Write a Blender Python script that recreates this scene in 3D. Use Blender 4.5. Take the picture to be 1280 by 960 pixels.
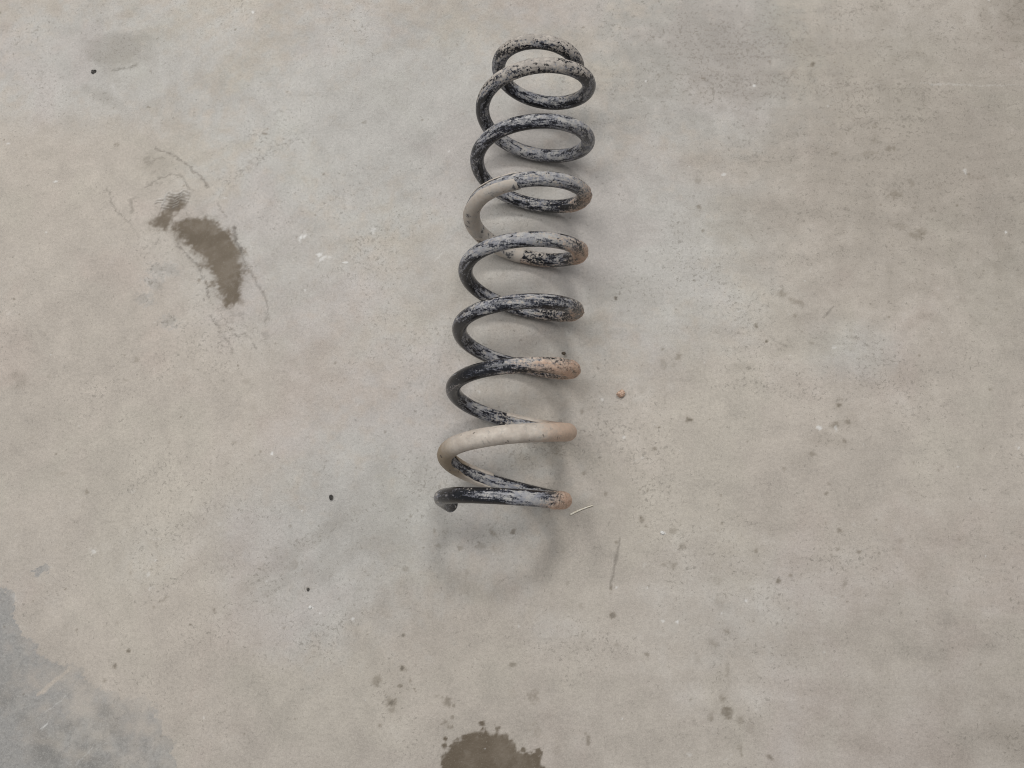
import bpy, math, random
import numpy as np
from mathutils import Matrix, Vector

for o in list(bpy.data.objects):
    bpy.data.objects.remove(o, do_unlink=True)
SC = bpy.context.scene
COL = SC.collection

# ------------------------------------------------------------------ camera
CAM_C = np.array([0.0563, 0.0438, 0.7122])
PITCH, YAW, ROLL, FPX = 0.226762, 0.084375, 0.067378, 963.77      # radians, focal length in px of a 1280 px wide frame


def rot(pt, yw, rl):
    cx, sx, cy, sy, cz, sz = math.cos(pt), math.sin(pt), math.cos(yw), math.sin(yw), math.cos(rl), math.sin(rl)
    X = np.array([[1, 0, 0], [0, cx, -sx], [0, sx, cx]])
    Y = np.array([[cy, 0, sy], [0, 1, 0], [-sy, 0, cy]])
    Z = np.array([[cz, -sz, 0], [sz, cz, 0], [0, 0, 1]])
    return X @ Y @ Z


RM = rot(PITCH, YAW, ROLL)
cd = bpy.data.cameras.new('camera')
cam = bpy.data.objects.new('camera', cd)
COL.objects.link(cam)
m4 = Matrix([list(RM[i]) + [CAM_C[i]] for i in range(3)] + [[0, 0, 0, 1]])
cam.matrix_world = m4
cd.sensor_width = 36.0
cd.lens = FPX / 1280 * 36.0
cd.clip_start, cd.clip_end = 0.02, 100
SC.camera = cam

# ------------------------------------------------------------------ world, lamps, exposure (indoors: workshop lamps)
w = bpy.data.worlds.new('World')
SC.world = w
w.use_nodes = True
bg = w.node_tree.nodes['Background']
bg.inputs['Color'].default_value = (0.96, 0.98, 1.0, 1)
bg.inputs['Strength'].default_value = 0.27


def area(name, loc, target, sx, sy, power, col):
    d = bpy.data.lights.new(name, 'AREA')
    d.shape = 'RECTANGLE'
    d.size, d.size_y, d.energy, d.color = sx, sy, power, col
    o = bpy.data.objects.new(name, d)
    COL.objects.link(o)
    o.location = loc
    o.rotation_euler = (Vector(target) - Vector(loc)).to_track_quat('-Z', 'Y').to_euler()
    return o


area('ceiling_lamp', (0.30, 1.65, 2.3), (0.0, 0.25, 0), 0.62, 0.42, 23, (1.0, 0.985, 0.96))
area('ceiling_lamp', (-0.85, 0.55, 2.5), (-0.1, 0.25, 0), 1.6, 1.3, 33, (1.0, 0.985, 0.96))
SC.view_settings.view_transform = 'Standard'
SC.view_settings.look = 'None'
SC.view_settings.exposure = 0.07
SC.view_settings.gamma = 1.0
SC.view_settings.use_curve_mapping = False
SC.render.engine = 'CYCLES'
SC.cycles.filter_width = 1.0


# ------------------------------------------------------------------ helpers
def P(px, py):
    """a point of the floor, measured in the photograph -> world x, y"""
    d = RM @ np.array([(px - 640) / FPX, -(py - 480) / FPX, -1.0])
    t = -CAM_C[2] / d[2]
    q = CAM_C + t * d
    return q[0], q[1]


def mpp(py):
    """metres per photograph pixel on the floor near row py"""
    return (0.866 - 0.19 * py / 960) / 1000


def hash2(ix, iy, seed):
    h = (ix.astype(np.int64) * 374761393 + iy.astype(np.int64) * 668265263 + seed * 1442695041) & 0xFFFFFFFF
    h = ((h ^ (h >> 13)) * 1274126177) & 0xFFFFFFFF
    h = ((h ^ (h >> 16)) * 2246822519) & 0xFFFFFFFF
    return ((h ^ (h >> 15)) & 0xFFFFFF) / float(0xFFFFFF)


def vnoise(x, y, seed):
    ix, iy = np.floor(x), np.floor(y)
    fx, fy = x - ix, y - iy
    fx, fy = fx * fx * (3 - 2 * fx), fy * fy * (3 - 2 * fy)
    a, b = hash2(ix, iy, seed), hash2(ix + 1, iy, seed)
    c, d = hash2(ix, iy + 1, seed), hash2(ix + 1, iy + 1, seed)
    return (a * (1 - fx) + b * fx) * (1 - fy) + (c * (1 - fx) + d * fx) * fy


def fbm(x, y, freq, seed, octv=4, gain=0.55):
    s, amp, tot = 0.0, 1.0, 0.0
    for k in range(octv):
        s = s + amp * vnoise(x * freq * 2.03 ** k + 17.3 * k, y * freq * 2.03 ** k - 9.1 * k, seed + k)
        tot += amp
        amp *= gain
    return s / tot          # ~0..1, mean .5


def sstep(a, b, v):
    t = np.clip((v - a) / (b - a), 0, 1)
    return t * t * (3 - 2 * t)


def new_mat(name):
    m = bpy.data.materials.new(name)
    m.use_nodes = True
    nt = m.node_tree
    return m, nt, nt.nodes['Principled BSDF']


class NB:
    """small node builder"""
    def __init__(s, nt): s.nt = nt

    def n(s, t, **kw):
        nd = s.nt.nodes.new(t)
        for k, v in kw.items(): setattr(nd, k, v)
        return nd

    def put(s, sock, v):
        if hasattr(v, 'is_output') or isinstance(v, bpy.types.NodeSocket): s.nt.links.new(v, sock)
        else: sock.default_value = v

    def math(s, op, a, b=0.0, c=0.0, clamp=False):
        nd = s.n('ShaderNodeMath', operation=op, use_clamp=clamp)
        for i, v in enumerate((a, b, c)): s.put(nd.inputs[i], v)
        return nd.outputs[0]

    def attr(s, name): return s.n('ShaderNodeAttribute', attribute_name=name).outputs['Fac']

    def noise(s, vec, scale, detail=3.0, rough=0.55, dist=0.0):
        nd = s.n('ShaderNodeTexNoise')
        s.put(nd.inputs['Vector'], vec)
        for k, v in (('Scale', scale), ('Detail', detail), ('Roughness', rough), ('Distortion', dist)): nd.inputs[k].default_value = v
        return nd.outputs['Fac']

    def ramp(s, v, a, b, lo=0.0, hi=1.0):
        nd = s.n('ShaderNodeMapRange', interpolation_type='SMOOTHSTEP')
        for i, q in enumerate((v, a, b, lo, hi)): s.put(nd.inputs[i], q)
        return nd.outputs[0]

    def mix(s, f, a, b, mode='MIX'):
        nd = s.n('ShaderNodeMix', data_type='RGBA', blend_type=mode)
        s.put(nd.inputs[0], f); s.put(nd.inputs[6], a); s.put(nd.inputs[7], b)
        return nd.outputs[2]

    def grey(s, v):
        nd = s.n('ShaderNodeCombineColor')
        for i in range(3): s.put(nd.inputs[i], v)
        return nd.outputs[0]


def C4(r, g, b): return (r, g, b, 1.0)


# ------------------------------------------------------------------ the floor: one sheet, finely divided where the photograph looks
STEP = 0.00125
xs = np.concatenate([[-2.6, -1.7, -1.1, -0.85], np.arange(-0.70, 0.601, STEP), [0.75, 1.0, 1.6, 2.6]])
ys = np.concatenate([[-2.2, -1.3, -0.7, -0.40], np.arange(-0.24, 0.741, STEP), [0.9, 1.2, 1.8, 2.8]])
NX, NY = len(xs), len(ys)
GX, GY = np.meshgrid(xs, ys)               # shape NY, NX
LAY = {k: np.zeros((NY, NX)) for k in ('grey', 'wet', 'patch', 'smudge_shade', 'spot', 'crack', 'white', 'cream')}
WX = (fbm(GX, GY, 110, 5, 3) - 0.5)         # fine edge wobble
WX2 = (fbm(GX, GY, 420, 9, 2) - 0.5)


def win(x0, x1, y0, y1):
    i0, i1 = np.searchsorted(xs, x0), np.searchsorted(xs, x1)
    j0, j1 = np.searchsorted(ys, y0), np.searchsorted(ys, y1)
    return slice(max(j0 - 1, 0), j1 + 1), slice(max(i0 - 1, 0), i1 + 1)


def seg_dist(X, Y, pts, closed=False):
    d = np.full(X.shape, 9.0)
    q = list(pts) + ([pts[0]] if closed else [])
    for (ax, ay), (bx, by) in zip(q[:-1], q[1:]):
        vx, vy = bx - ax, by - ay
        t = np.clip(((X - ax) * vx + (Y - ay) * vy) / (vx * vx + vy * vy + 1e-12), 0, 1)
        d = np.minimum(d, np.hypot(X - ax - t * vx, Y - ay - t * vy))
    return d


def inside(X, Y, pts):
    r = np.zeros(X.shape, bool)
    n = len(pts)
    for i in range(n):
        (ax, ay), (bx, by) = pts[i], pts[(i + 1) % n]
        c = ((ay > Y) != (by > Y)) & (X < (bx - ax) * (Y - ay) / (by - ay + 1e-12) + ax)
        r ^= c
    return r


def put(layer, sl, v):
    LAY[layer][sl] = np.maximum(LAY[layer][sl], v)


def poly(layer, pxpts, soft=6, wob=10, fine=6, amt=1.0):
    pts = [P(*p) for p in pxpts]
    m = mpp(np.mean([p[1] for p in pxpts]))
    a = np.array(pts)
    pad = (soft + wob + fine) * m * 1.5
    sl = win(a[:, 0].min() - pad, a[:, 0].max() + pad, a[:, 1].min() - pad, a[:, 1].max() + pad)
    X, Y = GX[sl], GY[sl]
    d = seg_dist(X, Y, pts, True)
    d = np.where(inside(X, Y, pts), -d, d) + (WX[sl] * wob * 2 + WX2[sl] * fine * 2) * m
    put(layer, sl, amt * sstep(soft * m, -soft * m, d))


def line(layer, pxpts, wid=1.2, amt=1.0, wob=4, soft=1.0, brk=0.0):
    pts = [P(*p) for p in pxpts]
    m = mpp(np.mean([p[1] for p in pxpts]))
    a = np.array(pts)
    pad = (wid + wob + 6) * m
    sl = win(a[:, 0].min() - pad, a[:, 0].max() + pad, a[:, 1].min() - pad, a[:, 1].max() + pad)
    X, Y = GX[sl], GY[sl]
    d = seg_dist(X + (WX[sl] + WX2[sl] * .9) * wob * 2 * m, Y + (WX[sl][:, ::-1] + WX2[sl][:, ::-1]) * wob * 1.6 * m, pts)
    v = sstep(wid * m + soft * m, max(wid - soft, 0) * m * 0.5, d)
    if brk > 0:
        v = v * sstep(brk - 0.12, brk + 0.12, fbm(X, Y, 90, 31, 3) + 0.12)
    put(layer, sl, amt * v)


def blob(layer, px, py, rx, ry=None, ang=0.0, amt=1.0, soft=0.5, wob=0.5):
    ry = ry or rx
    m = mpp(py)
    cx, cy = P(px, py)
    R = max(rx, ry) * m * (1.6 + wob)
    sl = win(cx - R, cx + R, cy - R, cy + R)
    dx, dy = GX[sl] - cx, GY[sl] - cy
    c, s = math.cos(math.radians(ang)), math.sin(math.radians(ang))
    d = np.hypot((dx * c + dy * s) / (rx * m), (-dx * s + dy * c) / (ry * m))
    big = max(rx, ry) > 14
    nz = (WX[sl] if big else WX2[sl] + WX[sl] * .6)
    d = d + nz * 2 * wob
    put(layer, sl, amt * sstep(1 + soft, 1 - soft, d))


# broad tones: cleaner grey concrete among the creamier, dustier floor
for b in ((500, 150, 240, 150, 0, .95), (330, 330, 120, 120, 0, .6), (470, 660, 190, 130, 30, .95), (800, 300, 150, 150, 0, .75),
          (880, 90, 130, 110, 0, .9), (150, 80, 160, 90, 0, .8), (330, 700, 110, 120, 0, .6), (180, 710, 70, 60, 0, .6), (1060, 435, 55, 35, 0, .7),
          (660, 780, 60, 40, 0, .35), (640, 250, 200, 260, 0, .5), (1130, 60, 60, 50, 0, .4), (90, 610, 50, 40, 0, .35), (900, 700, 90, 120, 0, .2)):
    blob('grey', b[0], b[1], b[2], b[3], b[4], b[5], soft=0.75, wob=0.7)
for b in ((110, 500, 190, 160, 0, .8), (70, 250, 110, 90, 0, .7), (190, 800, 130, 120, 20, .8), (1150, 250, 160, 200, 0, .5), (900, 215, 40, 18, 0, .5),
          (880, 205, 30, 25, 0, .4), (1200, 500, 120, 200, 0, .4), (980, 560, 160, 100, 0, .5), (560, 800, 120, 90, 0, .5), (1040, 90, 160, 30, 8, .35)):
    blob('cream', b[0], b[1], b[2], b[3], b[4], b[5], soft=0.8, wob=0.7)


# damp boot print with its wrinkled rim
def Z5(pts): return [(x / 3.556 + 100, y / 3.556 + 180) for x, y in pts]


poly('wet', Z5([(400, 365), (470, 322), (560, 325), (610, 345), (640, 390), (690, 425), (712, 490), (735, 540), (722, 620), (712, 685), (655, 712),
                (625, 680), (597, 640), (592, 590), (560, 550), (505, 485), (445, 425), (400, 390)]), soft=10, wob=9, fine=5, amt=.96)
poly('wet', Z5([(395, 362), (470, 325), (520, 345), (500, 470), (440, 420)]), soft=8, wob=9, fine=6, amt=.55)
poly('wet', Z5([(300, 358), (350, 315), (385, 270), (400, 235), (430, 220), (475, 232), (460, 285), (412, 332), (395, 385), (322, 372)]), soft=6, wob=6, fine=4, amt=.85)
poly('wet', Z5([(640, 700), (665, 705), (655, 725), (645, 725)]), soft=2, wob=3, fine=2, amt=.9)
zig = [(340, 245), (375, 240), (392, 212), (430, 221), (462, 203), (495, 212)]
for k in range(7):
    zz = [(x - 5 * k, y + 13 * k) for x, y in zig[(k > 1) + (k > 3):6 - (k > 3) - (k > 5)]]
    line('white', Z5(zz), wid=1.1, amt=.26, wob=1.5, brk=.46)
    line('crack', Z5([(x, y + 7) for x, y in zz]), wid=1.0, amt=.6 if k < 6 else .25, wob=1.5, brk=.42)
for pts, wd, am in (([(330, 15), (400, 40), (460, 80), (500, 120), (550, 160), (572, 195)], 1.3, .75), ([(290, 190), (350, 155), (415, 127), (450, 145), (480, 185), (508, 212)], 1.2, .6),
                    ([(122, 200), (140, 260), (180, 310), (215, 345)], 1.1, .6), ([(215, 345), (260, 410), (310, 437), (360, 440)], .9, .32),
                    ([(430, 440), (460, 470), (500, 520), (540, 580), (565, 640), (570, 685)], 1.3, .7), ([(515, 545), (505, 525)], 1, .6),
                    ([(615, 260), (650, 330)], 1, .5), ([(676, 365), (690, 400), (705, 440), (716, 485), (740, 545), (780, 610), (820, 680), (835, 740), (825, 800)], 1.2, .62),
                    ([(678, 370), (686, 405), (704, 445), (712, 480)], 2.2, .95), ([(575, 765), (620, 830), (660, 880), (680, 930)], 1.1, .62),
                    ([(220, 250), (228, 275), (238, 300)], 2.0, .6), ([(222, 252), (245, 238)], 1, .5), ([(300, 90), (345, 60), (380, 75)], 1.4, .4)):
    line('crack', Z5(pts), wid=wd, amt=am * .78, wob=3, brk=.36)
random.seed(4)
for k in range(34):                          # crinkled dust past the heel, and around the toe
    x, y = random.uniform(600, 830), random.uniform(735, 905)
    a = random.uniform(-.5, .9)
    l = random.uniform(12, 42)
    line('crack', Z5([(x, y), (x + l * math.cos(a) * .5, y + l * math.sin(a) * .5 - 5), (x + l * math.cos(a), y + l * math.sin(a))]), wid=.9, amt=random.uniform(.22, .5), wob=3, brk=.4)
for k in range(16):
    x, y = random.uniform(270, 420), random.uniform(50, 200)
    line('crack', Z5([(x, y), (x + random.uniform(8, 26), y - random.uniform(2, 16))]), wid=.9, amt=random.uniform(.2, .42), wob=3, brk=.4)
blob('smudge_shade', 195, 205, 22, 16, 0, .28, .6, .6)
for x, y in ((350, 565), (400, 560), (330, 615), (290, 690), (395, 790)):
    blob('grey', *Z5([(x, y)])[0], 14, 9, -20, .9, .6, .8)
    blob('smudge_shade', *Z5([(x, y)])[0], 11, 6, -20, .34, .6, .9)

# oil soaked patch at the near edge
Z7 = lambda pts: [(x / 3 + 440, y / 3 + 640) for x, y in pts]
poly('smudge_shade', Z7([(325, 975), (345, 890), (410, 815), (484, 770), (560, 800), (660, 870), (750, 985), (720, 1200), (345, 1200)]), soft=9, wob=8, fine=5, amt=.16)
poly('smudge_shade', Z5([(285, 360), (400, 210), (490, 225), (470, 300), (620, 330), (730, 480), (745, 640), (670, 735), (585, 690), (500, 520), (400, 410)]), soft=9, wob=8, fine=5, amt=.14)
poly('wet', Z7([(335, 965), (343, 915), (366, 872), (415, 835), (468, 817), (484, 790), (500, 810), (550, 822), (600, 858), (650, 897), (690, 905), (716, 940), (735, 975),
                (760, 1080), (700, 1180), (560, 1240), (420, 1190), (345, 1090)]), soft=4, wob=5, fine=5, amt=1.0)
for x, y, rr in ((350, 850, 3), (348, 880, 4), (545, 812, 4), (486, 795, 4), (640, 893, 4), (700, 905, 5), (575, 838, 4)):
    blob('wet', *Z7([(x, y)])[0], rr, rr, 0, .9, .5, .6)

# bare grey patch, near left corner
Z6 = lambda pts: [(x / 3.43, y / 3.43 + 680) for x, y in pts]
poly('patch', Z6([(-40, 170), (20, 195), (50, 230), (75, 330), (95, 390), (150, 420), (180, 470), (290, 515), (350, 530), (400, 600), (460, 625), (520, 660), (600, 660),
                  (680, 700), (690, 780), (740, 850), (745, 960), (745, 1300), (-600, 1300), (-600, 150)]), soft=8, wob=9, fine=6, amt=1.0)
poly('patch', Z6([(135, 120), (160, 92), (205, 88), (200, 115), (165, 138)]), soft=5, wob=6, fine=6, amt=.8)
poly('patch', Z6([(45, 150), (90, 105), (140, 100), (130, 140), (80, 160)]), soft=8, wob=6, fine=6, amt=.3)
for pts, wd, am in (([(170, 640), (230, 590), (300, 530)], 3.6, .5), ([(175, 725), (240, 690), (290, 650)], 1.2, .3), ([(320, 950), (370, 900), (410, 850)], 1.4, .3), ([(180, 790), (205, 770)], 1.2, .5)):
    line('white' if wd < 3 else 'cream', Z6(pts), wid=wd, amt=am * (1 if wd < 3 else 2), wob=3)

# faint grime under the spring, with the coils' soft shadow painted in
for b in ((560, 660, 22, 26, .16), (690, 650, 14, 34, .18), (625, 710, 46, 10, .16), (690, 560, 22, 18, .2), (700, 620, 20, 16, .12), (600, 590, 30, 12, .12), (690, 470, 26, 16, .12), (650, 575, 30, 14, .14), (580, 675, 36, 20, .14), (565, 700, 16, 12, .12), (660, 435, 30, 16, .10), (640, 130, 34, 12, .10), (620, 700, 60, 14, .10)):
    blob('smudge_shade', b[0], b[1], b[2], b[3], 0, b[4], .9, .8)
for b in ((890, 60, 140, 90, .42), (1010, 60, 130, 70, .28), (1150, 190, 200, 180, .38), (1210, 60, 90, 70, .28), (1240, 300, 90, 200, .16), (1000, 250, 120, 90, .12), (1120, 330, 190, 50, .14), (960, 20, 90, 40, .16), (1200, 520, 130, 260, .10), (1230, 900, 110, 90, .12), (1000, 760, 170, 130, .08), (600, 830, 160, 110, .05), (30, 30, 90, 60, .06), (860, 180, 90, 50, .10)):  # broad soiling, with the light's falloff to the right painted into the colour
    blob('smudge_shade', b[0], b[1], b[2], b[3], 0, b[4], .95, .7)

# older round stain, far left
blob('smudge_shade', 147, 62, 42, 27, 5, .34, .35, .35)
blob('smudge_shade', 148, 74, 36, 14, 5, .2, .5, .4)
line('crack', [(140, 88), (155, 86), (172, 80)], 1.3, .5, 3, 1, .35)
blob('smudge_shade', 130, 122, 30, 8, -22, .34, .7, .5)
blob('smudge_shade', 95, 158, 20, 12, 0, .18, .7, .9)
blob('white', 140, 107, 9, 6, 0, .22, .8, .6)

# dirt marks: px, py, rx, ry, angle, strength
for s in ((145, 180, 4, 4, 0, .75), (186, 134, 3, 2, 0, .85), (197, 48, 2, 2, 0, .8), (331, 167, 4, 2, 0, .6), (405, 217, 2.5, 3, 0, .7), (455, 153, 4, 2.5, 0, .6), (45, 38, 2, 2, 0, .6),
          (108, 614, 4, 4, 0, .7), (226, 521, 2, 2, 0, .9), (848, 446, 6, 5, 50, .62), (843, 456, 6, 4, 60, .45), (829, 454, 5, 8, 25, .55), (803, 486, 6, 5, 0, .25), (861, 525, 6, 4.5, -20, .85),
          (1049, 500, 4, 3, 0, .55), (1049, 507, 4, 4, 0, .75), (1059, 527, 4, 4, 0, .6), (1044, 532, 5, 4, 30, .6), (1016, 568, 5, 3, 0, .6), (979, 586, 4, 4, 0, .55), (990, 579, 3, 4, 0, .35),
          (863, 497, 2, 2, 0, .8), (824, 534, 2.5, 2, 0, .7), (818, 561, 3, 2, 0, .7), (945, 407, 2, 3, 0, .8), (958, 426, 2, 2, 0, .85), (1014, 429, 4, 3, 0, .55), (769, 373, 2.5, 2.5, 0, .95),
          (775, 392, 4, 4, 0, .35), (994, 376, 10, 4, -25, .5), (978, 367, 7, 4, -10, .4), (994, 394, 3, 3, 0, .5), (764, 735, 3, 5, 0, .8), (766, 769, 4, 4, 0, .8), (841, 707, 6, 6, 0, .5),
          (829, 707, 2.5, 2.5, 0, .6), (841, 663, 4, 4, 0, .4), (853, 684, 4, 4, 30, .45), (802, 649, 3, 4, 0, .6), (757, 617, 3, 3, 0, .6), (770, 678, 3, 3, 0, .65), (705, 688, 4, 5, 0, .5), (709, 729, 3, 4, 0, .5),
          (667, 870, 8, 9, 0, .62), (668, 913, 10, 11, 0, .52), (641, 868, 8, 8, 0, .25), (695, 938, 6, 8, 0, .42), (735, 925, 4, 7, 20, .7), (686, 897, 6, 4, 0, .4), (657, 850, 3, 3, 0, .3), (641, 831, 4, 3, 0, .7),
          (503, 835, 4, 3, -30, .9), (508, 838, 2, 2, 0, .7), (512, 850, 2.5, 3, 0, .8), (501, 857, 2.5, 2.5, 0, .8), (519, 861, 2.5, 3, 20, .95), (470, 850, 7, 7, 0, .5), (490, 878, 6, 6, 0, .9), (489, 888, 5, 4, 0, .45), (475, 906, 3, 4, 0, .55),
          (558, 877, 6, 6, 30, .7), (546, 870, 4, 3, 0, .4), (567, 882, 2, 2, 0, .7), (556, 903, 5, 4, -20, .75), (563, 909, 5, 4, -30, .8), (566, 897, 2.5, 2.5, 0, .7), (571, 898, 2, 2, 0, .7), (505, 795, 3, 3, 0, .9),
          (547, 683, 5, 5, 0, .6), (574, 684, 4.5, 5, 0, .8), (602, 683, 7, 4, 0, .5), (617, 666, 5, 6, 0, .6), (641, 664, 3, 3.5, 0, .75), (618, 686, 5, 3, -40, .5), (507, 711, 5, 4, 0, .5), (582, 717, 4, 6, 0, .65), (543, 664, 3, 4, 0, .6),
          (463, 719, 4, 4, 0, .3), (475, 756, 4, 5, 0, .45), (599, 713, 3, 3, 0, .4), (612, 768, 3, 6, 20, .45), (727, 755, 4, 4, 0, .4), (704, 689, 3, 3, 0, .4), (690, 741, 4, 5, 0, .35), (728, 794, 2.5, 4, 0, .5),
          (909, 890, 6, 9, 10, .72), (889, 896, 4, 6, 0, .45), (924, 902, 6, 6, 0, .48), (940, 910, 5, 9, 0, .4), (926, 939, 4, 7, 0, .6), (963, 947, 5, 3, -40, .75), (903, 872, 4, 6, 0, .5), (909, 789, 4, 4, 0, .55), (890, 805, 7, 4, 0, .42),
          (909, 840, 3, 12, 5, .3), (872, 822, 4, 7, 0, .25), (902, 755, 9, 7, 0, .24), (893, 725, 7, 5, 0, .3), (960, 660, 4, 8, 0, .22), (1094, 650, 3, 2.5, 0, .8), (1049, 663, 4, 2.5, 0, .7), (1074, 690, 4, 2.5, 0, .6), (1048, 687, 2, 2, 0, .6),
          (972, 726, 5, 3, 20, .75), (989, 720, 2.5, 2.5, 0, .55), (945, 689, 3, 3, 0, .65), (1056, 730, 5, 7, -20, .5), (1126, 676, 4, 5, 0, .4), (1100, 765, 2, 2, 0, .4), (808, 818, 4, 3, 0, .6), (890, 805, 4, 3, 0, .4), (771, 807, 3, 3, 0, .4),
          (963, 79, 3, 4, 30, .6), (1015, 80, 4, 3, 0, .75), (993, 90, 9, 5, -20, .42), (1094, 165, 3, 16, 0, .32), (1093, 177, 5, 4, 0, .42), (1112, 186, 5, 4, 0, .6), (1086, 192, 9, 5, 20, .4), (1045, 192, 4, 3, 0, .45),
          (1118, 218, 5, 4, -30, .5), (1140, 229, 4, 8, 10, .55), (1120, 243, 9, 6, 0, .52), (1142, 260, 7, 3, 0, .45), (1163, 262, 4, 5, 0, .5), (1148, 292, 9, 7, 30, .5), (1125, 283, 8, 6, 0, .42), (1113, 276, 3, 10, 10, .3), (1056, 262, 6, 4, 0, .3),
          (1222, 222, 9, 3, 0, .4), (1243, 228, 2, 6, 0, .4), (1176, 233, 6, 5, 0, .3), (1222, 158, 12, 6, 0, .25), (873, 226, 4, 5, 0, .5), (873, 259, 3, 3, 0, .6), (1250, 306, 9, 6, 0, .3), (1218, 309, 7, 6, 0, .25), (1250, 335, 10, 9, 0, .3), (1272, 340, 5, 8, 0, .4),
          (1150, 444, 2, 2, 0, .7), (1225, 403, 3, 3, 0, .45), (1238, 487, 2, 2, 0, .6), (1033, 617, 3, 2.5, 0, .7), (1230, 560, 6, 8, 0, .22),
          (170, 449, 4, 5, 20, .55), (61, 469, 4, 4, 0, .42), (93, 488, 2, 2, 0, .4), (158, 475, 5, 2, 0, .38), (232, 476, 7, 6, 0, .32), (308, 477, 8, 3, 10, .38), (242, 451, 5, 3, 0, .3), (316, 510, 5, 6, 0, .3), (292, 552, 5, 3, 0, .35),
          (141, 564, 2.5, 2.5, 0, .5), (68, 579, 12, 2, -5, .42), (40, 547, 8, 3, 30, .35), (78, 592, 8, 4, 0, .34), (72, 592, 10, 3, 0, .3), (110, 668, 9, 8, 0, .26), (388, 566, 4, 6, 0, .3), (362, 658, 3, 3, 0, .6), (385, 736, 2, 2, 0, .85),
          (377, 703, 4, 3, 20, .6), (366, 709, 10, 5, 40, .42), (345, 690, 7, 9, 0, .3), (413, 720, 3, 3, 0, .6), (144, 833, 3, 3, 0, .85), (161, 814, 2.5, 2, 0, .8), (130, 851, 3, 3, 40, .45), (96, 788, 2.5, 2.5, 0, .5), (305, 918, 2, 1.6, 0, .9),
          (268, 763, 3, 5, 30, .5), (204, 750, 7, 2.5, 35, .5), (193, 760, 3, 3, 0, .6), (1005, 24, 4, 3, 0, .4), (810, 455, 2, 2, 0, .4), (706, 445, 2.5, 3, 0, .8), (727, 514, 4, 4, 0, .6), (695, 562, 6, 6, 0, .45), (730, 592, 3, 4, 0, .4), (617, 583, 3, 5, 0, .4)):
    blob('spot', s[0], s[1], s[2] * .88, s[3] * .88, s[4], s[5] * .74, soft=.75, wob=1.0)
for b in ((1005, 398, 16, 9, 0, .24), (981, 433, 13, 9, 0, .24), (928, 458, 9, 4, 0, .24), (1055, 520, 16, 22, 20, .24), (1035, 550, 24, 9, 0, .28), (1010, 575, 20, 16, 40, .15), (490, 862, 28, 30, 0, .16), (18, 470, 12, 4, 10, .3), (25, 480, 8, 6, 40, .32),
          (1262, 30, 34, 70, 0, .45), (1278, 20, 24, 60, 0, .6), (1278, 140, 14, 60, 0, .25), (1100, 160, 40, 60, 0, .2), (1035, 70, 60, 26, 15, .24), (1130, 475, 60, 26, -10, .16), (1180, 380, 110, 20, -22, .14), (1080, 340, 120, 12, 4, .16), (960, 100, 70, 14, 8, .22),
          (1090, 120, 20, 40, 0, .2), (1000, 130, 40, 20, 0, .16), (970, 160, 60, 25, 0, .12), (1240, 170, 60, 30, 0, .14), (1262, 925, 26, 40, 0, .3), (370, 690, 90, 9, 40, .26), (405, 668, 70, 7, 42, .26), (440, 690, 80, 9, 40, .2), (350, 730, 60, 9, 36, .22),
          (480, 650, 36, 50, 0, .16), (520, 600, 26, 22, 0, .2), (450, 640, 50, 8, 45, .2), (905, 840, 22, 90, 3, .16), (780, 640, 40, 60, 0, .12), (920, 240, 30, 24, 0, .2), (690, 640, 30, 40, 0, .16), (1110, 745, 40, 30, 0, .15), (800, 370, 30, 20, 0, .2), (760, 365, 20, 16, 0, .22), (640, 30, 90, 30, 0, .08)):
    blob('smudge_shade', *b[:4], b[4], b[5], .8, .8)
line('crack', [(776, 672), (770, 700), (766, 722), (764, 735)], 1.3, .55, 2, 1, .3)
line('crack', [(1042, 382), (1036, 390), (1030, 398)], 1.0, .5, 2)
line('crack', [(962, 421), (985, 434)], .9, .35, 2)
for k in range(5):
    yy = 96 + 10 * k
    line('cream' if k % 2 else 'smudge_shade', [(1085 + 14 * k, yy + 8), (1160, yy + 3), (1300, yy + 1)], 3, .35, 3, 4, .3)
line('white', [(1150, 104), (1225, 106), (1300, 107)], 1.4, .24, 3, 2, .3)
for s in ((380, 296, 4, 6, -40, .95), (383, 293, 7, 3, -45, .6), (399, 319, 4, 4, 0, .85), (405, 322, 6, 3, 20, .7), (411, 321, 3, 3, 0, .6), (432, 328, 3, 1.6, 0, .9), (466, 288, 3, 5, 20, .5), (282, 248, 3, 2, 0, .6), (316, 15, 2, 2, 0, .8),
          (828, 666, 3, 2, -40, 1), (827, 776, 3, 2, 0, .7), (847, 777, 2, 2, 0, .9), (377, 638, 2, 2, 0, 1), (388, 759, 3, 3, 0, .9), (441, 774, 3, 2.5, 0, .9), (333, 726, 2, 2, 0, .7), (340, 567, 2, 2, 0, .9), (70, 227, 3, 2, 0, .8), (58, 291, 2, 2, 0, .7), (11, 179, 2, 2, 0, .7),
          (943, 107, 2, 2, 0, .8), (905, 219, 3, 2, 0, .7), (1206, 214, 2, 3, 0, .6), (1045, 536, 2.5, 3, 0, .6), (1024, 535, 2.5, 2.5, 0, .8), (117, 690, 4, 2.5, 0, .6), (116, 689, 6, 4, 0, .3), (166, 615, 4, 3, 0, .35), (275, 655, 4, 2, 20, .4), (195, 673, 6, 2, 0, .3), (185, 718, 2, 4, 20, .5), (190, 734, 4, 3, 0, .45),
          (648, 783, 2, 2, 0, .6), (599, 489, 2, 2, 0, .7), (442, 773, 2, 2, 0, .9), (20, 748, 6, 3, -40, .4), (780, 546, 2, 2, 0, .6), (1043, 434, 3, 2, 0, .6), (862, 943, 5, 2, 0, .5), (805, 707, 5, 3, 60, .35), (800, 677, 4, 3, 0, .3), (765, 632, 4, 4, 0, .3)):
    blob('white', *s[:4], s[4], s[5] * .62, soft=.7, wob=.9)
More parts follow.
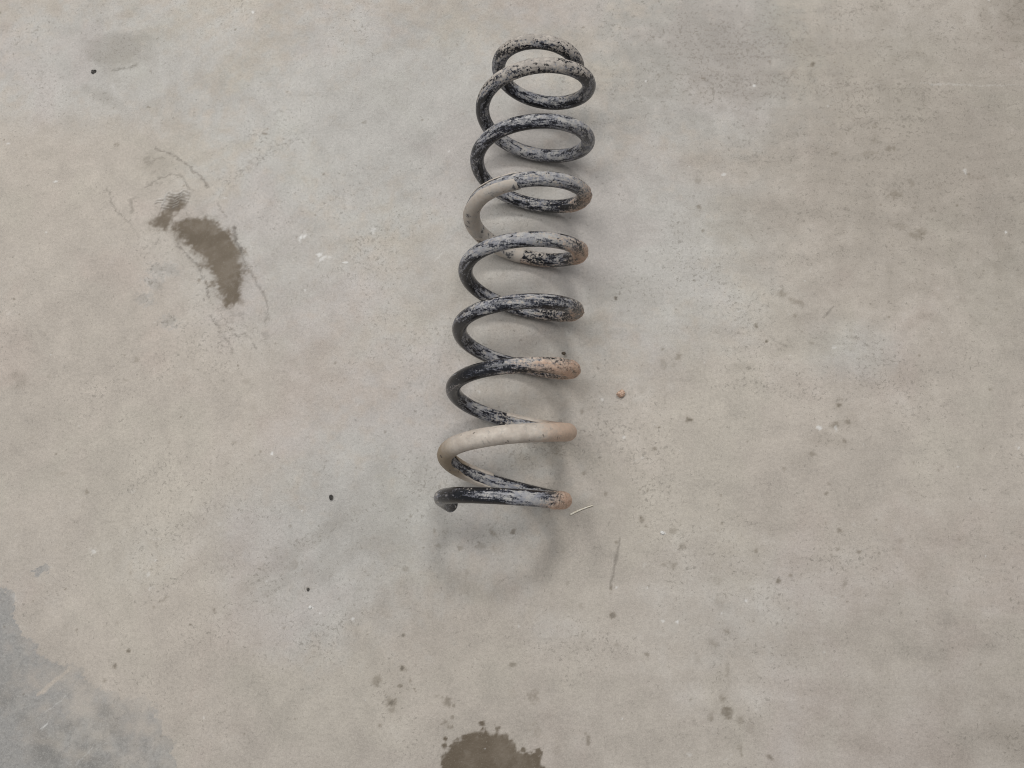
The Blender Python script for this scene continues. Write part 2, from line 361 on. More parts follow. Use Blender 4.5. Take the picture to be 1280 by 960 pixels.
rng = np.random.default_rng(11)
for k in range(650):                          # pin-head specks
    px, py = rng.uniform(-40, 1320), rng.uniform(-30, 990)
    q = rng.random()
    blob('white' if q > .84 else 'spot', px, py, rng.uniform(.9, 1.9), None, 0, rng.uniform(.12, .5), .5, .7)
for k in range(380):                          # small scuffs
    px, py = rng.uniform(-40, 1320), rng.uniform(-30, 990)
    a, l = rng.normal(.6, .8), rng.uniform(5, 16)
    line('crack' if rng.random() > .35 else 'white', [(px, py), (px + l * math.cos(a), py - l * math.sin(a))], .8, rng.uniform(.08, .25), 4, 1, .35)

def rotn(ang, fx, fy, seed, o=4):
    c, q = math.cos(math.radians(ang)), math.sin(math.radians(ang))
    wx = (fbm(GX, GY, 14, seed + 60, 2) - .5) * .03
    return fbm((GX * c + GY * q + wx) * fx, (-GX * q + GY * c + wx) * fy, 1.0, seed, o, .6) - .5


big = fbm(GX, GY, 4.5, 101, 4) - .5
wxa, wya = (fbm(GX, GY, 9, 111, 3) - .5) * .10, (fbm(GX, GY, 9, 115, 3) - .5) * .10
cloud = fbm(GX + wxa, GY + wya, 13, 121, 6, .62) - .5
mott = fbm(GX + wya * .3, GY + wxa * .3, 70, 131, 4, .6) - .5
side = sstep(-.15, .12, GX + .25 * (fbm(GX, GY, 6, 141, 2) - .5))
streak = rotn(38, 9, 60, 151) * (1 - side) + rotn(4, 8, 70, 161) * side
streak2 = rotn(-62, 14, 90, 171)
LAY['tone'] = .20 * big + .30 * cloud + .24 * mott + (.11 + .08 * side) * streak + .07 * streak2
LAY['hue'] = fbm(GX - wxa, GY + wya, 11, 181, 4) - .5
LAY['fleck'] = np.clip(.62 * LAY['smudge_shade'] + .9 * np.clip(cloud + .03, 0, 1) + .6 * np.clip(-streak - .02, 0, 1) + .35 * LAY['grey'] * np.clip(mott + .1, 0, 1), 0, 1)
LAY['wet'] *= 1 - .16 * sstep(.0, .22, mott + .5 * WX2)
verts = np.zeros((NX * NY, 3), np.float32)
verts[:, 0], verts[:, 1] = GX.ravel(), GY.ravel()
ii = (np.arange(NY - 1)[:, None] * NX + np.arange(NX - 1)[None, :]).ravel()
faces = np.stack([ii, ii + 1, ii + NX + 1, ii + NX], 1).astype(np.int32)
me = bpy.data.meshes.new('floor')


def fill_mesh(me, V, F):
    k = F.shape[1]
    me.vertices.add(len(V)); me.vertices.foreach_set('co', np.ascontiguousarray(V, np.float32).ravel())
    me.loops.add(F.size); me.loops.foreach_set('vertex_index', np.ascontiguousarray(F, np.int32).ravel())
    me.polygons.add(len(F)); me.polygons.foreach_set('loop_start', np.arange(len(F), dtype=np.int32) * k)
    me.update(calc_edges=True)


def add_attr(me, name, v):
    a = me.attributes.new(name, 'FLOAT', 'POINT')
    a.data.foreach_set('value', np.ascontiguousarray(v, np.float32).ravel())


fill_mesh(me, verts, faces)
for k, v in LAY.items(): add_attr(me, k, v)
floor = bpy.data.objects.new('floor', me)
COL.objects.link(floor)
floor['kind'] = 'structure'

m, nt, bs = new_mat('dusty_concrete')
nb = NB(nt)
co = nb.n('ShaderNodeTexCoord').outputs['Object']
n_fine, n_grain = nb.noise(co, 330, 3, .62), nb.noise(co, 800, 2, .6)
n_flk = nb.noise(co, 300, 4, .72, .6)
tone, hue = nb.attr('tone'), nb.attr('hue')
n_mot = nb.math('ADD', .5, nb.math('MULTIPLY', tone, 2.2))
gfac = nb.math('ADD', nb.attr('grey'), nb.math('MULTIPLY', tone, 1.6))
gfac = nb.math('ADD', gfac, nb.math('MULTIPLY', hue, 1.0))
gfac = nb.ramp(nb.math('SUBTRACT', gfac, nb.math('MULTIPLY', nb.attr('cream'), .6)), -.15, .95)
col = nb.mix(gfac, C4(.444, .401, .354), C4(.436, .419, .393))
col = nb.mix(nb.math('MULTIPLY', nb.attr('cream'), .55), col, C4(.452, .404, .351))
col = nb.mix(nb.ramp(hue, .02, .22, 0.0, .6), col, nb.mix(1.0, col, C4(1.015, .97, .975), 'MULTIPLY'))
col = nb.mix(nb.ramp(hue, -.22, -.02, .6, 0.0), col, nb.mix(1.0, col, C4(.98, 1.0, .985), 'MULTIPLY'))
lv = nb.math('ADD', 1.03, tone)
for nn, kk in ((n_fine, .44), (n_grain, .50)):
    lv = nb.math('ADD', lv, nb.math('MULTIPLY', nb.math('SUBTRACT', nn, .5), kk))
col = nb.mix(1.0, col, nb.grey(lv), 'MULTIPLY')
# dirt sits in the pores: fine flecks, denser where the slab is soiled or has shade painted in
fl = nb.ramp(nb.math('ADD', n_flk, nb.math('MULTIPLY', nb.attr('fleck'), .30)), .60, .74)
col = nb.mix(nb.math('MULTIPLY', fl, .52), col, C4(.20, .182, .158))
wf = nb.math('MULTIPLY', nb.ramp(n_flk, .27, .22), .40)
col = nb.mix(wf, col, C4(.62, .60, .57))


def brk(name, lo, hi, amt):
    v = nb.math('ADD', nb.attr(name), nb.math('MULTIPLY', nb.math('SUBTRACT', n_fine, .5), amt))
    v = nb.math('ADD', v, nb.math('MULTIPLY', nb.math('SUBTRACT', n_mot, .5), amt))
    return nb.math('MULTIPLY', nb.ramp(v, lo, hi), nb.math('GREATER_THAN', nb.attr(name), .004))


sm = nb.math('MULTIPLY', nb.attr('smudge_shade'), nb.math('ADD', .35, nb.math('MULTIPLY', n_fine, .8)))
col = nb.mix(sm, col, C4(.185, .158, .124))
pt = brk('patch', .25, .75, .75)
pcol = nb.mix(nb.ramp(n_mot, .38, .62), C4(.222, .216, .207), C4(.352, .342, .326))
pcol = nb.mix(nb.ramp(hue, -.1, .1), pcol, C4(.310, .304, .295))
pcol = nb.mix(1.0, pcol, nb.grey(nb.math('ADD', .72, nb.math('MULTIPLY', n_fine, .56))), 'MULTIPLY')
pcol = nb.mix(nb.ramp(n_flk, .52, .40, 0, .35), pcol, C4(.44, .43, .41))
pcol = nb.mix(nb.ramp(n_fine, .47, .64, 0, .6), pcol, C4(.19, .186, .18))
pcol = nb.mix(nb.ramp(n_grain, .56, .70, 0, .5), pcol, C4(.46, .45, .43))
pt = nb.math('MULTIPLY', pt, nb.math('SUBTRACT', 1, nb.attr('cream'), clamp=True))
col = nb.mix(nb.math('MULTIPLY', pt, .92), col, pcol)
wt = brk('wet', .02, 1.0, .30)
wcol = nb.mix(nb.ramp(n_mot, .3, .7), C4(.122, .095, .066), C4(.172, .140, .105))
wcol = nb.mix(nb.math('MULTIPLY', nb.ramp(n_grain, .60, .72), .5), wcol, C4(.27, .24, .20))
col = nb.mix(wt, col, wcol)
col = nb.mix(nb.math('MULTIPLY', nb.attr('crack'), nb.ramp(n_fine, .3, .6, .55, 1.0)), col, C4(.125, .11, .092))
st = nb.math('MULTIPLY', brk('spot', .02, .85, .5), .9)
col = nb.mix(nb.math('MULTIPLY', st, .9), col, nb.mix(nb.ramp(nb.attr('spot'), .45, .8), C4(.150, .122, .086), C4(.062, .053, .042)))
col = nb.mix(brk('white', .05, .8, .25), col, C4(.74, .73, .71))
nt.links.new(col, bs.inputs['Base Color'])
rg = nb.math('SUBTRACT', nb.math('ADD', .62, nb.math('MULTIPLY', n_mot, .2)), nb.math('MULTIPLY', wt, .15))
nt.links.new(rg, bs.inputs['Roughness'])
bs.inputs['Specular IOR Level'].default_value = 0.3
hgt = nb.math('ADD', nb.math('MULTIPLY', n_fine, .7), nb.math('MULTIPLY', n_mot, .5))
hgt = nb.math('SUBTRACT', hgt, nb.math('MULTIPLY', nb.attr('crack'), .8))
bp = nb.n('ShaderNodeBump'); bp.inputs['Strength'].default_value = .5; bp.inputs['Distance'].default_value = .0012
nt.links.new(hgt, bp.inputs['Height']); nt.links.new(bp.outputs[0], bs.inputs['Normal'])
me.materials.append(m)

# ------------------------------------------------------------------ the coil spring
WIRE_R, COIL_R, LIFT = 0.0065, 0.0510, 0.0013
KY = np.array([0.0904, 0.0976, 0.1262, 0.1557, 0.1842, 0.2109, 0.2385, 0.2657, 0.2940, 0.3208, 0.3487, 0.3772, 0.4042, 0.4326, 0.4582, 0.4877, 0.5016, 0.5054, 0.5103])
KM = np.gradient(KY)


def centre(u):
    """wire centre line; u counts turns from the left side of the nearest coil (0 left, .25 top, .5 right, .75 floor)"""
    uc = np.clip(u, 0, 8.999)
    i = np.clip(np.floor(uc / .5).astype(int), 0, 17)
    t = uc / .5 - i
    y = (2 * t**3 - 3 * t**2 + 1) * KY[i] + (t**3 - 2 * t**2 + t) * KM[i] + (-2 * t**3 + 3 * t**2) * KY[i + 1] + (t**3 - t**2) * KM[i + 1]
    y = np.where(u < 0, KY[0] + u * .0142 - .42 * u * u, y)
    s = sstep(7.3, 8.0, u)
    R = COIL_R * (1 - .2659 * s)
    th = 2 * np.pi * u
    return np.stack([-R * np.cos(th) - .0014 * s, y, R * np.sin(th) + COIL_R + WIRE_R + .0066 * s + LIFT], -1)


def frames(u):
    e = 1e-4
    c = centre(u)
    t = centre(u + e) - centre(u - e)
    t /= np.linalg.norm(t, axis=1)[:, None]
    th = 2 * np.pi * u
    out = np.stack([-np.cos(th), np.zeros_like(th), np.sin(th)], -1)       # away from the coil axis
    out -= t * np.sum(out * t, 1)[:, None]
    out /= np.linalg.norm(out, axis=1)[:, None]
    ax = np.cross(t, out)
    ax *= np.sign(ax[:, 1])[:, None]                                         # along the spring, towards its far end
    return c, t, out, ax


spring = bpy.data.objects.new('coil_spring', None)
COL.objects.link(spring)
spring.location = (0, 0, 0)
spring['label'] = 'black steel coil spring caked with dried mud, lying on the concrete floor'
spring['category'] = 'coil spring'

# how dirty the wire is along its length: u, grey dust, pale clay, orange clay, slick paint left bare
DIRT = np.array([
    (-.1, .25, .10, .00), (-.04, .35, .30, .00), (.02, .50, .46, .00), (.07, .50, .42, .00), (.10, .14, .05, .00), (.20, .16, .02, .00), (.27, .46, .10, .00), (.34, .55, .12, .05), (.385, .50, .12, .35), (.42, .45, .25, .58), (.47, .42, .25, .70), (.53, .4, .2, .66), (.60, .5, .1, .30), (.75, .55, .15, .05),
    (.95, .4, .1, .0), (1.5, .4, .3, .4), (1.75, .5, .3, .10), (1.85, .58, .30, .0), (1.95, .30, .05, .05), (2.05, .20, .02, .08), (2.15, .26, .05, .02), (2.24, .48, .12, .22), (2.33, .55, .25, .45), (2.45, .55, .40, .64), (2.55, .5, .35, .60), (2.75, .5, .2, .2),
    (2.88, .52, .15, .0), (2.97, .32, .08, .0), (3.08, .36, .06, .0), (3.25, .50, .22, .02), (3.38, .48, .25, .06), (3.46, .45, .45, .40), (3.55, .45, .5, .42), (3.70, .45, .45, .25), (3.86, .5, .1, .0), (3.95, .30, .05, .0), (4.05, .42, .1, .0),
    (4.2, .62, .20, .0), (4.33, .62, .30, .08), (4.44, .55, .45, .50), (4.54, .4, .3, .60), (4.62, .42, .15, .18), (4.74, .5, .40, .40), (5.0, .5, .3, .1), (5.26, .60, .25, .0), (5.38, .62, .36, .08), (5.48, .55, .5, .48), (5.58, .45, .2, .45), (5.70, .46, .15, .12),
    (5.86, .6, .2, .02), (5.98, .28, .05, .0), (6.08, .42, .1, .0), (6.2, .36, .1, .0), (6.30, .42, .12, .0), (6.40, .62, .25, .0), (6.52, .62, .2, .0), (6.7, .50, .12, .0), (6.88, .6, .2, .0), (6.98, .46, .14, .0), (7.06, .58, .42, .0), (7.18, .64, .62, .05),
    (7.30, .52, .55, .0), (7.40, .40, .42, .0), (7.48, .58, .3, .0), (7.58, .58, .36, .1), (7.7, .52, .15, .0), (7.9, .50, .25, .0), (8.0, .48, .3, .0), (8.15, .52, .55, .0), (8.3, .52, .62, .0), (8.42, .46, .52, .0), (8.6, .4, .3, .0)])


def sweep(u, prof_ang, rad_fn, closed):
    """tube of len(u) rings; prof_ang in radians from 'outwards' turning towards the far end"""
    c, t, out, ax = frames(u)
    A, U = np.meshgrid(prof_ang, u)
    rad = rad_fn(U, A)
    D = out[:, None, :] * np.cos(A)[..., None] + ax[:, None, :] * np.sin(A)[..., None]
    V = c[:, None, :] + D * rad[..., None]
    n, k = A.shape
    kk = k if closed else k - 1
    i = np.arange(n - 1)[:, None] * k
    j = np.arange(kk)[None, :]
    a, b = i + j, i + (j + 1) % k
    F = np.stack([a, b, b + k, a + k], -1).reshape(-1, 4)
    return V.reshape(-1, 3), F, U.ravel(), A.ravel()


NS = 44
U0, U1 = -0.075, 8.53
uu = np.linspace(U0, U1, 2300)
ang = np.linspace(0, 2 * np.pi, NS, endpoint=False)
TURN = 2 * np.pi * COIL_R


def n2(U, A, fu, fa, seed, o=3):
    """noise on the wire's skin; wraps round the section (two slices of a ring in noise space)"""
    s = U * TURN
    return .5 * fbm(s * fu + np.cos(A) * fa, np.sin(A) * fa + 0 * s, 1.0, seed, o) + .5 * fbm(s * fu * .93 + np.sin(A + .7) * fa + 40, np.cos(A + .7) * fa + 11, 1.0, seed + 50, o)


def dirt_fields(U, A):
    d = [np.interp(U, DIRT[:, 0], DIRT[:, k]) for k in (1, 2, 3)]
    na, nbb, nc = n2(U, A, 55, 1.4, 3, 3), n2(U, A, 160, 3.2, 7, 3), n2(U, A, 420, 6.5, 13, 2)
    zdir = np.cos(A) * np.sin(2 * np.pi * U)                 # does this side of the wire look up?
    near = -np.sin(A)                                        # side towards the near end of the spring
    dust = d[0] - .03 - .30 * sstep(.55, .95, np.sin(A)) + .26 * (zdir - .38 * np.abs(np.sin(2 * np.pi * U)) - .02) + (na - .5) * 1.15 + (nbb - .5) * .75 + (nc - .5) * .40  # dust settles on the crest; pale crest and dark sides also paint in shading
    clay = d[1] - .04 + .20 * zdir - .10 * near + (na[::-1] - .5) * .7 + (nbb - .5) * .45 + (nc - .5) * .35
    orng = d[2] + .10 * near + .08 * np.cos(A) + (na - .5) * .6 + (nbb - .5) * .55 + (nc - .5) * .35
    return np.clip(dust, 0, 1), np.clip(clay, 0, 1), np.clip(orng, 0, 1)


def wire_rad(U, A):
    du, cl, og = dirt_fields(U, A)
    nc = n2(U, A, 420, 6.5, 13, 2)
    r = WIRE_R + .00005 * du + .00016 * sstep(.44, .6, cl) + .00085 * sstep(.42, .7, og) * (.4 + 1.2 * nc) + (n2(U, A, 30, 1.0, 77, 2) - .5) * .00012
    ends = np.minimum(np.clip((U - U0) * TURN / .0016, 0, 1), np.clip((U1 - U) * TURN / .0016, 0, 1))
    return r * (.86 + .14 * np.sqrt(ends))                  # chamfered ends


V, F, Uf, Af = sweep(uu, ang, wire_rad, True)
du, cl, og = dirt_fields(*reversed(np.meshgrid(ang, uu)))
nv = len(V)
V = np.vstack([V, centre(np.array([U0]))[0], centre(np.array([U1]))[0]])
k = np.arange(NS)
cap0 = np.stack([np.full(NS, nv), (k + 1) % NS, k, k], 1)
cap1 = np.stack([np.full(NS, nv + 1), nv - NS + k, nv - NS + (k + 1) % NS, nv - NS + (k + 1) % NS], 1)
me = bpy.data.meshes.new('wire')
# quads for the skin, triangles for the caps
loops = np.concatenate([F.ravel(), cap0[:, :3].ravel(), cap1[:, :3].ravel()]).astype(np.int32)
sizes = np.concatenate([np.full(len(F), 4), np.full(2 * NS, 3)])
starts = np.concatenate([[0], np.cumsum(sizes)[:-1]]).astype(np.int32)
me.vertices.add(len(V)); me.vertices.foreach_set('co', V.astype(np.float32).ravel())
me.loops.add(len(loops)); me.loops.foreach_set('vertex_index', loops)
me.polygons.add(len(sizes)); me.polygons.foreach_set('loop_start', starts)
me.update(calc_edges=True)
me.validate()
ext = lambda a: np.concatenate([a.ravel(), [.3, .3]])
add_attr(me, 'dust', ext(du)); add_attr(me, 'clay', ext(cl) * np.concatenate([np.ones(nv), [0, 0]])); add_attr(me, 'orange', ext(og) * np.concatenate([np.ones(nv), [0, 0]]))
add_attr(me, 'run', np.concatenate([Uf * TURN, [0, 0]])); add_attr(me, 'round', np.concatenate([Af, [0, 0]]))


def smooth(me, flag=True):
    me.polygons.foreach_set('use_smooth', np.full(len(me.polygons), flag))


smooth(me)
wire = bpy.data.objects.new('wire', me)
COL.objects.link(wire)
wire.parent = spring
wire['label'] = 'black painted steel wire with grey dust and orange clay'

m, nt, bs = new_mat('muddy_black_paint')
nb = NB(nt)
co = nb.n('ShaderNodeTexCoord').outputs['Object']
vec = nb.n('ShaderNodeCombineXYZ')
nb.put(vec.inputs[0], nb.math('MULTIPLY', nb.attr('run'), 42.0)); nb.put(vec.inputs[1], nb.math('MULTIPLY', nb.math('COSINE', nb.attr('round')), 2.2)); nb.put(vec.inputs[2], nb.math('MULTIPLY', nb.math('SINE', nb.attr('round')), 2.2))
n_st = nb.noise(vec.outputs[0], 1.6, 4, .65)
n_a, n_b = nb.noise(co, 420, 4, .68), nb.noise(co, 1100, 2, .6)
n_c = nb.noise(co, 150, 4, .6)


def edge(name, lo, hi, ka, kb):
    v = nb.math('ADD', nb.attr(name), nb.math('MULTIPLY', nb.math('SUBTRACT', n_a, .5), ka))
    v = nb.math('ADD', v, nb.math('MULTIPLY', nb.math('SUBTRACT', n_st, .5), kb))
    return nb.ramp(v, lo, hi)


paint = nb.mix(nb.ramp(n_c, .3, .7), C4(.006, .006, .008), C4(.013, .014, .018))
v_d = nb.math('ADD', nb.attr('dust'), nb.math('MULTIPLY', nb.math('SUBTRACT', n_a, .5), 1.0))
v_d = nb.math('ADD', v_d, nb.math('MULTIPLY', nb.math('SUBTRACT', n_st, .5), 1.25))
v_d = nb.math('ADD', v_d, nb.math('MULTIPLY', nb.math('SUBTRACT', n_b, .5), .5))
film = nb.ramp(v_d, .32, .54)
f_d = nb.ramp(v_d, .44, .74)
col = nb.mix(nb.math('MULTIPLY', film, .9), paint, C4(.062, .066, .088))
dcol = nb.mix(nb.ramp(n_c, .35, .65), C4(.29, .295, .33), C4(.50, .485, .465))
col = nb.mix(nb.math('MULTIPLY', f_d, .88), col, dcol)
f_c = nb.math('MULTIPLY', edge('clay', .47, .66, 1.9, .9), nb.ramp(n_b, .2, .5, .6, 1.0))
ccol = nb.mix(nb.ramp(n_c, .35, .65), C4(.36, .325, .29), C4(.50, .45, .40))
col = nb.mix(nb.math('MULTIPLY', f_c, .93), col, ccol)
f_o = edge('orange', .28, .70, 1.1, .4)
ocol = nb.mix(nb.ramp(n_a, .35, .65), C4(.48, .36, .28), C4(.64, .52, .43))
ocol = nb.mix(nb.ramp(nb.attr('orange'), .42, .80, 0.0, .8), ocol, nb.mix(nb.ramp(n_a, .35, .65), C4(.54, .335, .235), C4(.70, .485, .36)))
col = nb.mix(nb.math('MULTIPLY', f_o, .95), col, ocol)
chip = nb.math('MULTIPLY', nb.ramp(nb.noise(co, 230, 3, .6), .63, .67), .92)       # flakes fallen off
chip = nb.math('MULTIPLY', chip, nb.math('SUBTRACT', 1.0, nb.math('MULTIPLY', f_o, .75)))
col = nb.mix(chip, col, C4(.012, .012, .014))
nt.links.new(col, bs.inputs['Base Color'])
cover = nb.math('MAXIMUM', nb.math('MAXIMUM', f_d, f_c), f_o)
nt.links.new(nb.math('MAXIMUM', nb.ramp(cover, .0, .9, .15, .92), nb.math('MULTIPLY', film, .36)), bs.inputs['Roughness'])
hh = nb.math('ADD', nb.math('MULTIPLY', f_c, .8), nb.math('MULTIPLY', f_o, 1.4))
hh = nb.math('ADD', nb.math('ADD', hh, nb.math('MULTIPLY', f_d, .35)), nb.math('MULTIPLY', n_a, .8))
hh = nb.math('SUBTRACT', hh, nb.math('MULTIPLY', chip, .8))
bp = nb.n('ShaderNodeBump'); bp.inputs['Strength'].default_value = .6; bp.inputs['Distance'].default_value = .0004
nt.links.new(hh, bp.inputs['Height']); nt.links.new(bp.outputs[0], bs.inputs['Normal'])
me.materials.append(m)


# split plastic sleeves pushed over two stretches of wire
def sleeve(u0, u1, slot_mid, slot_half, thick, seed, label, tilt0=0.0, tilt1=0.0):
    n, k = 420, 56
    u = np.linspace(u0, u1, n)
    a0, a1 = slot_mid + slot_half, slot_mid - slot_half + 2 * np.pi
    base = np.linspace(a0, a1, k)
    ri, ro = WIRE_R + .00012, WIRE_R + thick
    prof = np.concatenate([base, base[::-1]])
    isout = np.concatenate([np.ones(k, bool), np.zeros(k, bool)])

    def rf(U, A):
        wv = (fbm(U * TURN, A * .008, 60, seed, 3) - .5)
        rr = np.where(isout[None, :], ro + wv * .0005, ri)
        lip = np.minimum(np.abs(A - a0), np.abs(A - a1))
        rr = rr - np.where(isout[None, :], .45 * thick * np.exp(-(lip / .07) ** 2), 0)
        e = np.minimum(np.clip((U - u0) * TURN / .005, 0, 1), np.clip((u1 - U) * TURN / .005, 0, 1))
        return np.where(isout[None, :], ri + (rr - ri) * (.35 + .65 * np.sqrt(e)), rr)
    # ragged slot edges and slanted ends
    c, t, out, ax = frames(u)
    A, U = np.meshgrid(prof, u)
    jag = (fbm(U * TURN, U * 0, 70, seed + 3, 3) - .5) * .45
    wgt = (A - (a0 + a1) / 2) / ((a1 - a0) / 2)
    A2 = A - jag * wgt
    ends0 = np.clip(1 - (U - u0) / .05, 0, 1); ends1 = np.clip(1 - (u1 - U) / .05, 0, 1)
    rag = (fbm(A * .9, A * 0 + 3, 1.0, seed + 9, 3) - .5) * .022
    U2 = U + ends0 * (rag + tilt0 * wgt) + ends1 * (rag[:, ::-1] + tilt1 * wgt)
    rad = rf(U2, A)
    V = np.zeros(A.shape + (3,))
    for j in range(A.shape[1]):
        cj, tj, oj, xj = frames(U2[:, j])
        V[:, j] = cj + (oj * np.cos(A2[:, j])[:, None] + xj * np.sin(A2[:, j])[:, None]) * rad[:, j][:, None]
    K = 2 * k
    i = np.arange(n - 1)[:, None] * K
    j = np.arange(K)[None, :]
    a, b = i + j, i + (j + 1) % K
    F = np.stack([a, b, b + K, a + K], -1).reshape(-1, 4)
    j = np.arange(k - 1)
    cap0 = np.stack([j + 1, j, K - 1 - j, K - 2 - j], 1)
    cap1 = cap0[:, ::-1] + (n - 1) * K
    me = bpy.data.meshes.new('sleeve')
    fill_mesh(me, V.reshape(-1, 3), np.vstack([F, cap0, cap1]))
    add_attr(me, 'run', U2); add_attr(me, 'out', np.where(isout[None, :], 1.0, 0.0) * np.ones_like(U2))
    th = 2 * np.pi * U2
    # clay sticks to the right-hand side, brown grime to the left
    add_attr(me, 'orange', sstep(.15, .95, -np.cos(th)) if seed == 21 else sstep(.2, 1, -np.cos(th)) * .1)
    add_attr(me, 'grime', (sstep(.55, .98, np.cos(th)) * (1 if seed == 21 else .25)))
    add_attr(me, 'ashen', np.full(U2.shape, 0.0 if seed == 21 else 1.0))
    smooth(me)
    o = bpy.data.objects.new('sleeve', me)
    COL.objects.link(o)
    o.parent = spring
    o['label'] = label
    me.materials.append(SLM)
    return o


SLM, nt, bs = new_mat('dirty_cream_plastic')
nb = NB(nt)
co = nb.n('ShaderNodeTexCoord').outputs['Object']
n_a, n_b, n_c = nb.noise(co, 85, 4, .62), nb.noise(co, 300, 4, .65), nb.noise(co, 900, 2, .6)
col = nb.mix(nb.ramp(n_a, .3, .7), C4(.46, .40, .345), C4(.58, .52, .455))
oc = nb.ramp(nb.math('ADD', nb.attr('orange'), nb.math('MULTIPLY', nb.math('SUBTRACT', n_b, .5), .8)), .25, 1.0)
col = nb.mix(nb.math('MULTIPLY', oc, .75), col, C4(.56, .39, .285))
gr = nb.ramp(nb.math('ADD', nb.attr('grime'), nb.math('MULTIPLY', nb.math('SUBTRACT', n_a, .5), .9)), .15, 1.1)
col = nb.mix(nb.math('MULTIPLY', gr, .85), col, C4(.25, .185, .115))
col = nb.mix(1.0, col, nb.grey(nb.math('ADD', .74, nb.math('MULTIPLY', n_b, .52))), 'MULTIPLY')
col = nb.mix(nb.ramp(nb.noise(co, 190, 5, .7, .8), .56, .68, 0, .5), col, C4(.25, .235, .22))
ash = nb.math('ADD', nb.math('MULTIPLY', nb.attr('ashen'), .50), nb.math('MULTIPLY', nb.math('SUBTRACT', n_a, .5), 1.5))
ash = nb.math('ADD', ash, nb.math('MULTIPLY', nb.math('SUBTRACT', n_b, .5), .9))
col = nb.mix(nb.ramp(ash, .35, .85, 0.0, .85), col, nb.mix(nb.ramp(n_b, .35, .65), C4(.20, .197, .20), C4(.42, .40, .375)))
col = nb.mix(nb.ramp(ash, .66, .78, 0.0, .85), col, C4(.05, .05, .058))
ck = nb.math('MULTIPLY', nb.ramp(nb.noise(co, 130, 3, .6), .655, .68), .85)
col = nb.mix(ck, col, C4(.07, .055, .045))
nt.links.new(col, bs.inputs['Base Color'])
bs.inputs['Roughness'].default_value = .62
bs.inputs['Subsurface Weight'].default_value = .05
bs.inputs['Subsurface Radius'].default_value = (.004, .003, .002)
bp = nb.n('ShaderNodeBump'); bp.inputs['Strength'].default_value = .7; bp.inputs['Distance'].default_value = .0005
nt.links.new(nb.math('ADD', n_b, nb.math('MULTIPLY', oc, n_c)), bp.inputs['Height']); nt.links.new(bp.outputs[0], bs.inputs['Normal'])

sleeve(.80, 1.775, math.pi + .15, .66, .0013, 21, 'cream plastic sleeve round the second coil from the near end, slit inside')
sleeve(4.765, 5.235, .30, .52, .0013, 22, 'short cream split sleeve on the left side of the middle coil', .004, -.010)


# ------------------------------------------------------------------ loose bits on the floor
def simple_mat(name, c0, c1, scale, rough=.9):
    m, nt, bs = new_mat(name)
    nb = NB(nt)
    co = nb.n('ShaderNodeTexCoord').outputs['Object']
    n = nb.noise(co, scale, 4, .6)
    nt.links.new(nb.mix(nb.ramp(n, .35, .65), C4(*c0), C4(*c1)), bs.inputs['Base Color'])
    bs.inputs['Roughness'].default_value = rough
    return m


import bmesh
CLAY = simple_mat('dry_orange_clay', (.36, .23, .165), (.66, .48, .37), 600)
DIRTM = simple_mat('dark_grit', (.03, .028, .026), (.10, .093, .085), 500)
BROWN = simple_mat('brown_grit', (.07, .055, .04), (.14, .11, .08), 500)
CHALK = simple_mat('white_chip', (.60, .58, .55), (.78, .77, .75), 400)
STRAWM = simple_mat('dry_straw', (.78, .71, .58), (.88, .84, .74), 300, .7)


def crumb(name, px, py, size, flat, mat, label, cat, seed, group=None):
    x, y = P(px, py)
    bm = bmesh.new()
    bmesh.ops.create_icosphere(bm, subdivisions=3, radius=1.0)
    rn = random.Random(seed)
    planes = [(Vector((rn.gauss(0, 1), rn.gauss(0, 1), rn.gauss(0, 1))).normalized(), rn.uniform(.55, .85)) for _ in range(11)]
    for v in bm.verts:
        for nn, dd in planes:
            e = v.co.dot(nn) - dd
            if e > 0: v.co -= nn * e * .9
        v.co *= 1 + rn.uniform(-.13, .10)
        v.co.x *= size * (1 + .25 * math.sin(seed)); v.co.y *= size; v.co.z *= size * flat
    z0 = min(v.co.z for v in bm.verts)
    for v in bm.verts: v.co.z -= z0 + size * .08
    me = bpy.data.meshes.new(name)
    bm.to_mesh(me); bm.free()
    me.materials.append(mat)
    o = bpy.data.objects.new(name, me)
    COL.objects.link(o)
    o.location = (x, y, 0)
    o.rotation_euler = (0, 0, seed * 1.3)
    o['label'] = label; o['category'] = cat
    if group: o['group'] = group
    return o


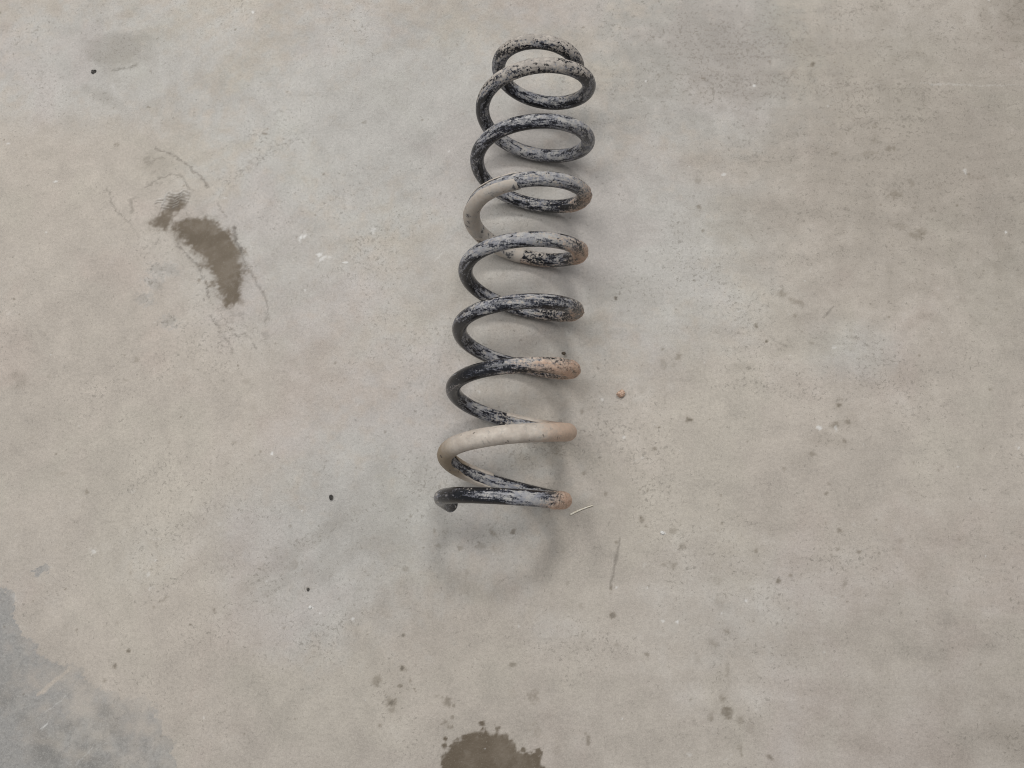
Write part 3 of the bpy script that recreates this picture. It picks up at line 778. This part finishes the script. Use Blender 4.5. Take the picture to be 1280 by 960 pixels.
crumb('clay_crumb', 775.5, 493, .0042, .75, CLAY, 'small orange lump of dried clay on the floor right of the spring', 'clay crumb', 3)
crumb('dirt_crumb', 414.5, 622, .0028, .6, DIRTM, 'black crumb of dirt on the floor left of the spring\'s near end', 'dirt crumb', 5, 'loose crumbs of dirt on the floor')
crumb('dirt_crumb', 117.5, 90, .0025, .6, DIRTM, 'black crumb of dirt beside the round grey stain in the top left', 'dirt crumb', 8, 'loose crumbs of dirt on the floor')
crumb('dirt_crumb', 704.5, 442, .0020, .6, BROWN, 'tiny brown crumb of dirt between coils at the right of the spring', 'dirt crumb', 9, 'loose crumbs of dirt on the floor')
crumb('dirt_crumb', 385.5, 737, .0017, .6, DIRTM, 'tiny black crumb among grey scuffs at lower left of the spring', 'dirt crumb', 12, 'loose crumbs of dirt on the floor')
crumb('stone_chip', 827.5, 666, .0018, .6, CHALK, 'tiny white chip on the floor to the right of the straw', 'stone chip', 14, 'white chips on the floor')
crumb('stone_chip', 388, 759, .0016, .6, CHALK, 'tiny white chip on the floor at lower left of the spring', 'stone chip', 15, 'white chips on the floor')

# a bit of straw
pa, pb = np.array(P(712.5, 643.5)), np.array(P(741, 632))
me = bpy.data.meshes.new('straw')
vs, fs = [], []
dv = (pb - pa) / np.linalg.norm(pb - pa)
nv_ = np.array([-dv[1], dv[0]])
for i in range(11):
    t = i / 10
    c = pa + (pb - pa) * t + nv_ * .0006 * math.sin(t * 3.0)
    r = .0008 * (1 - .55 * t)
    zc = r + .0012 * t * t
    for j in range(8):
        a = j / 8 * 2 * math.pi
        q = c + nv_ * r * 1.15 * math.cos(a)
        vs.append((q[0], q[1], zc + r * .8 * math.sin(a)))
for i in range(10):
    for j in range(8):
        fs.append((i * 8 + j, i * 8 + (j + 1) % 8, (i + 1) * 8 + (j + 1) % 8, (i + 1) * 8 + j))
fs += [tuple(range(7, -1, -1)), tuple(range(80, 88))]
me.from_pydata(vs, [], fs)
me.materials.append(STRAWM)
smooth(me)
o = bpy.data.objects.new('straw', me)
COL.objects.link(o)
o['label'] = 'short pale piece of straw by the near end of the spring'
o['category'] = 'straw'
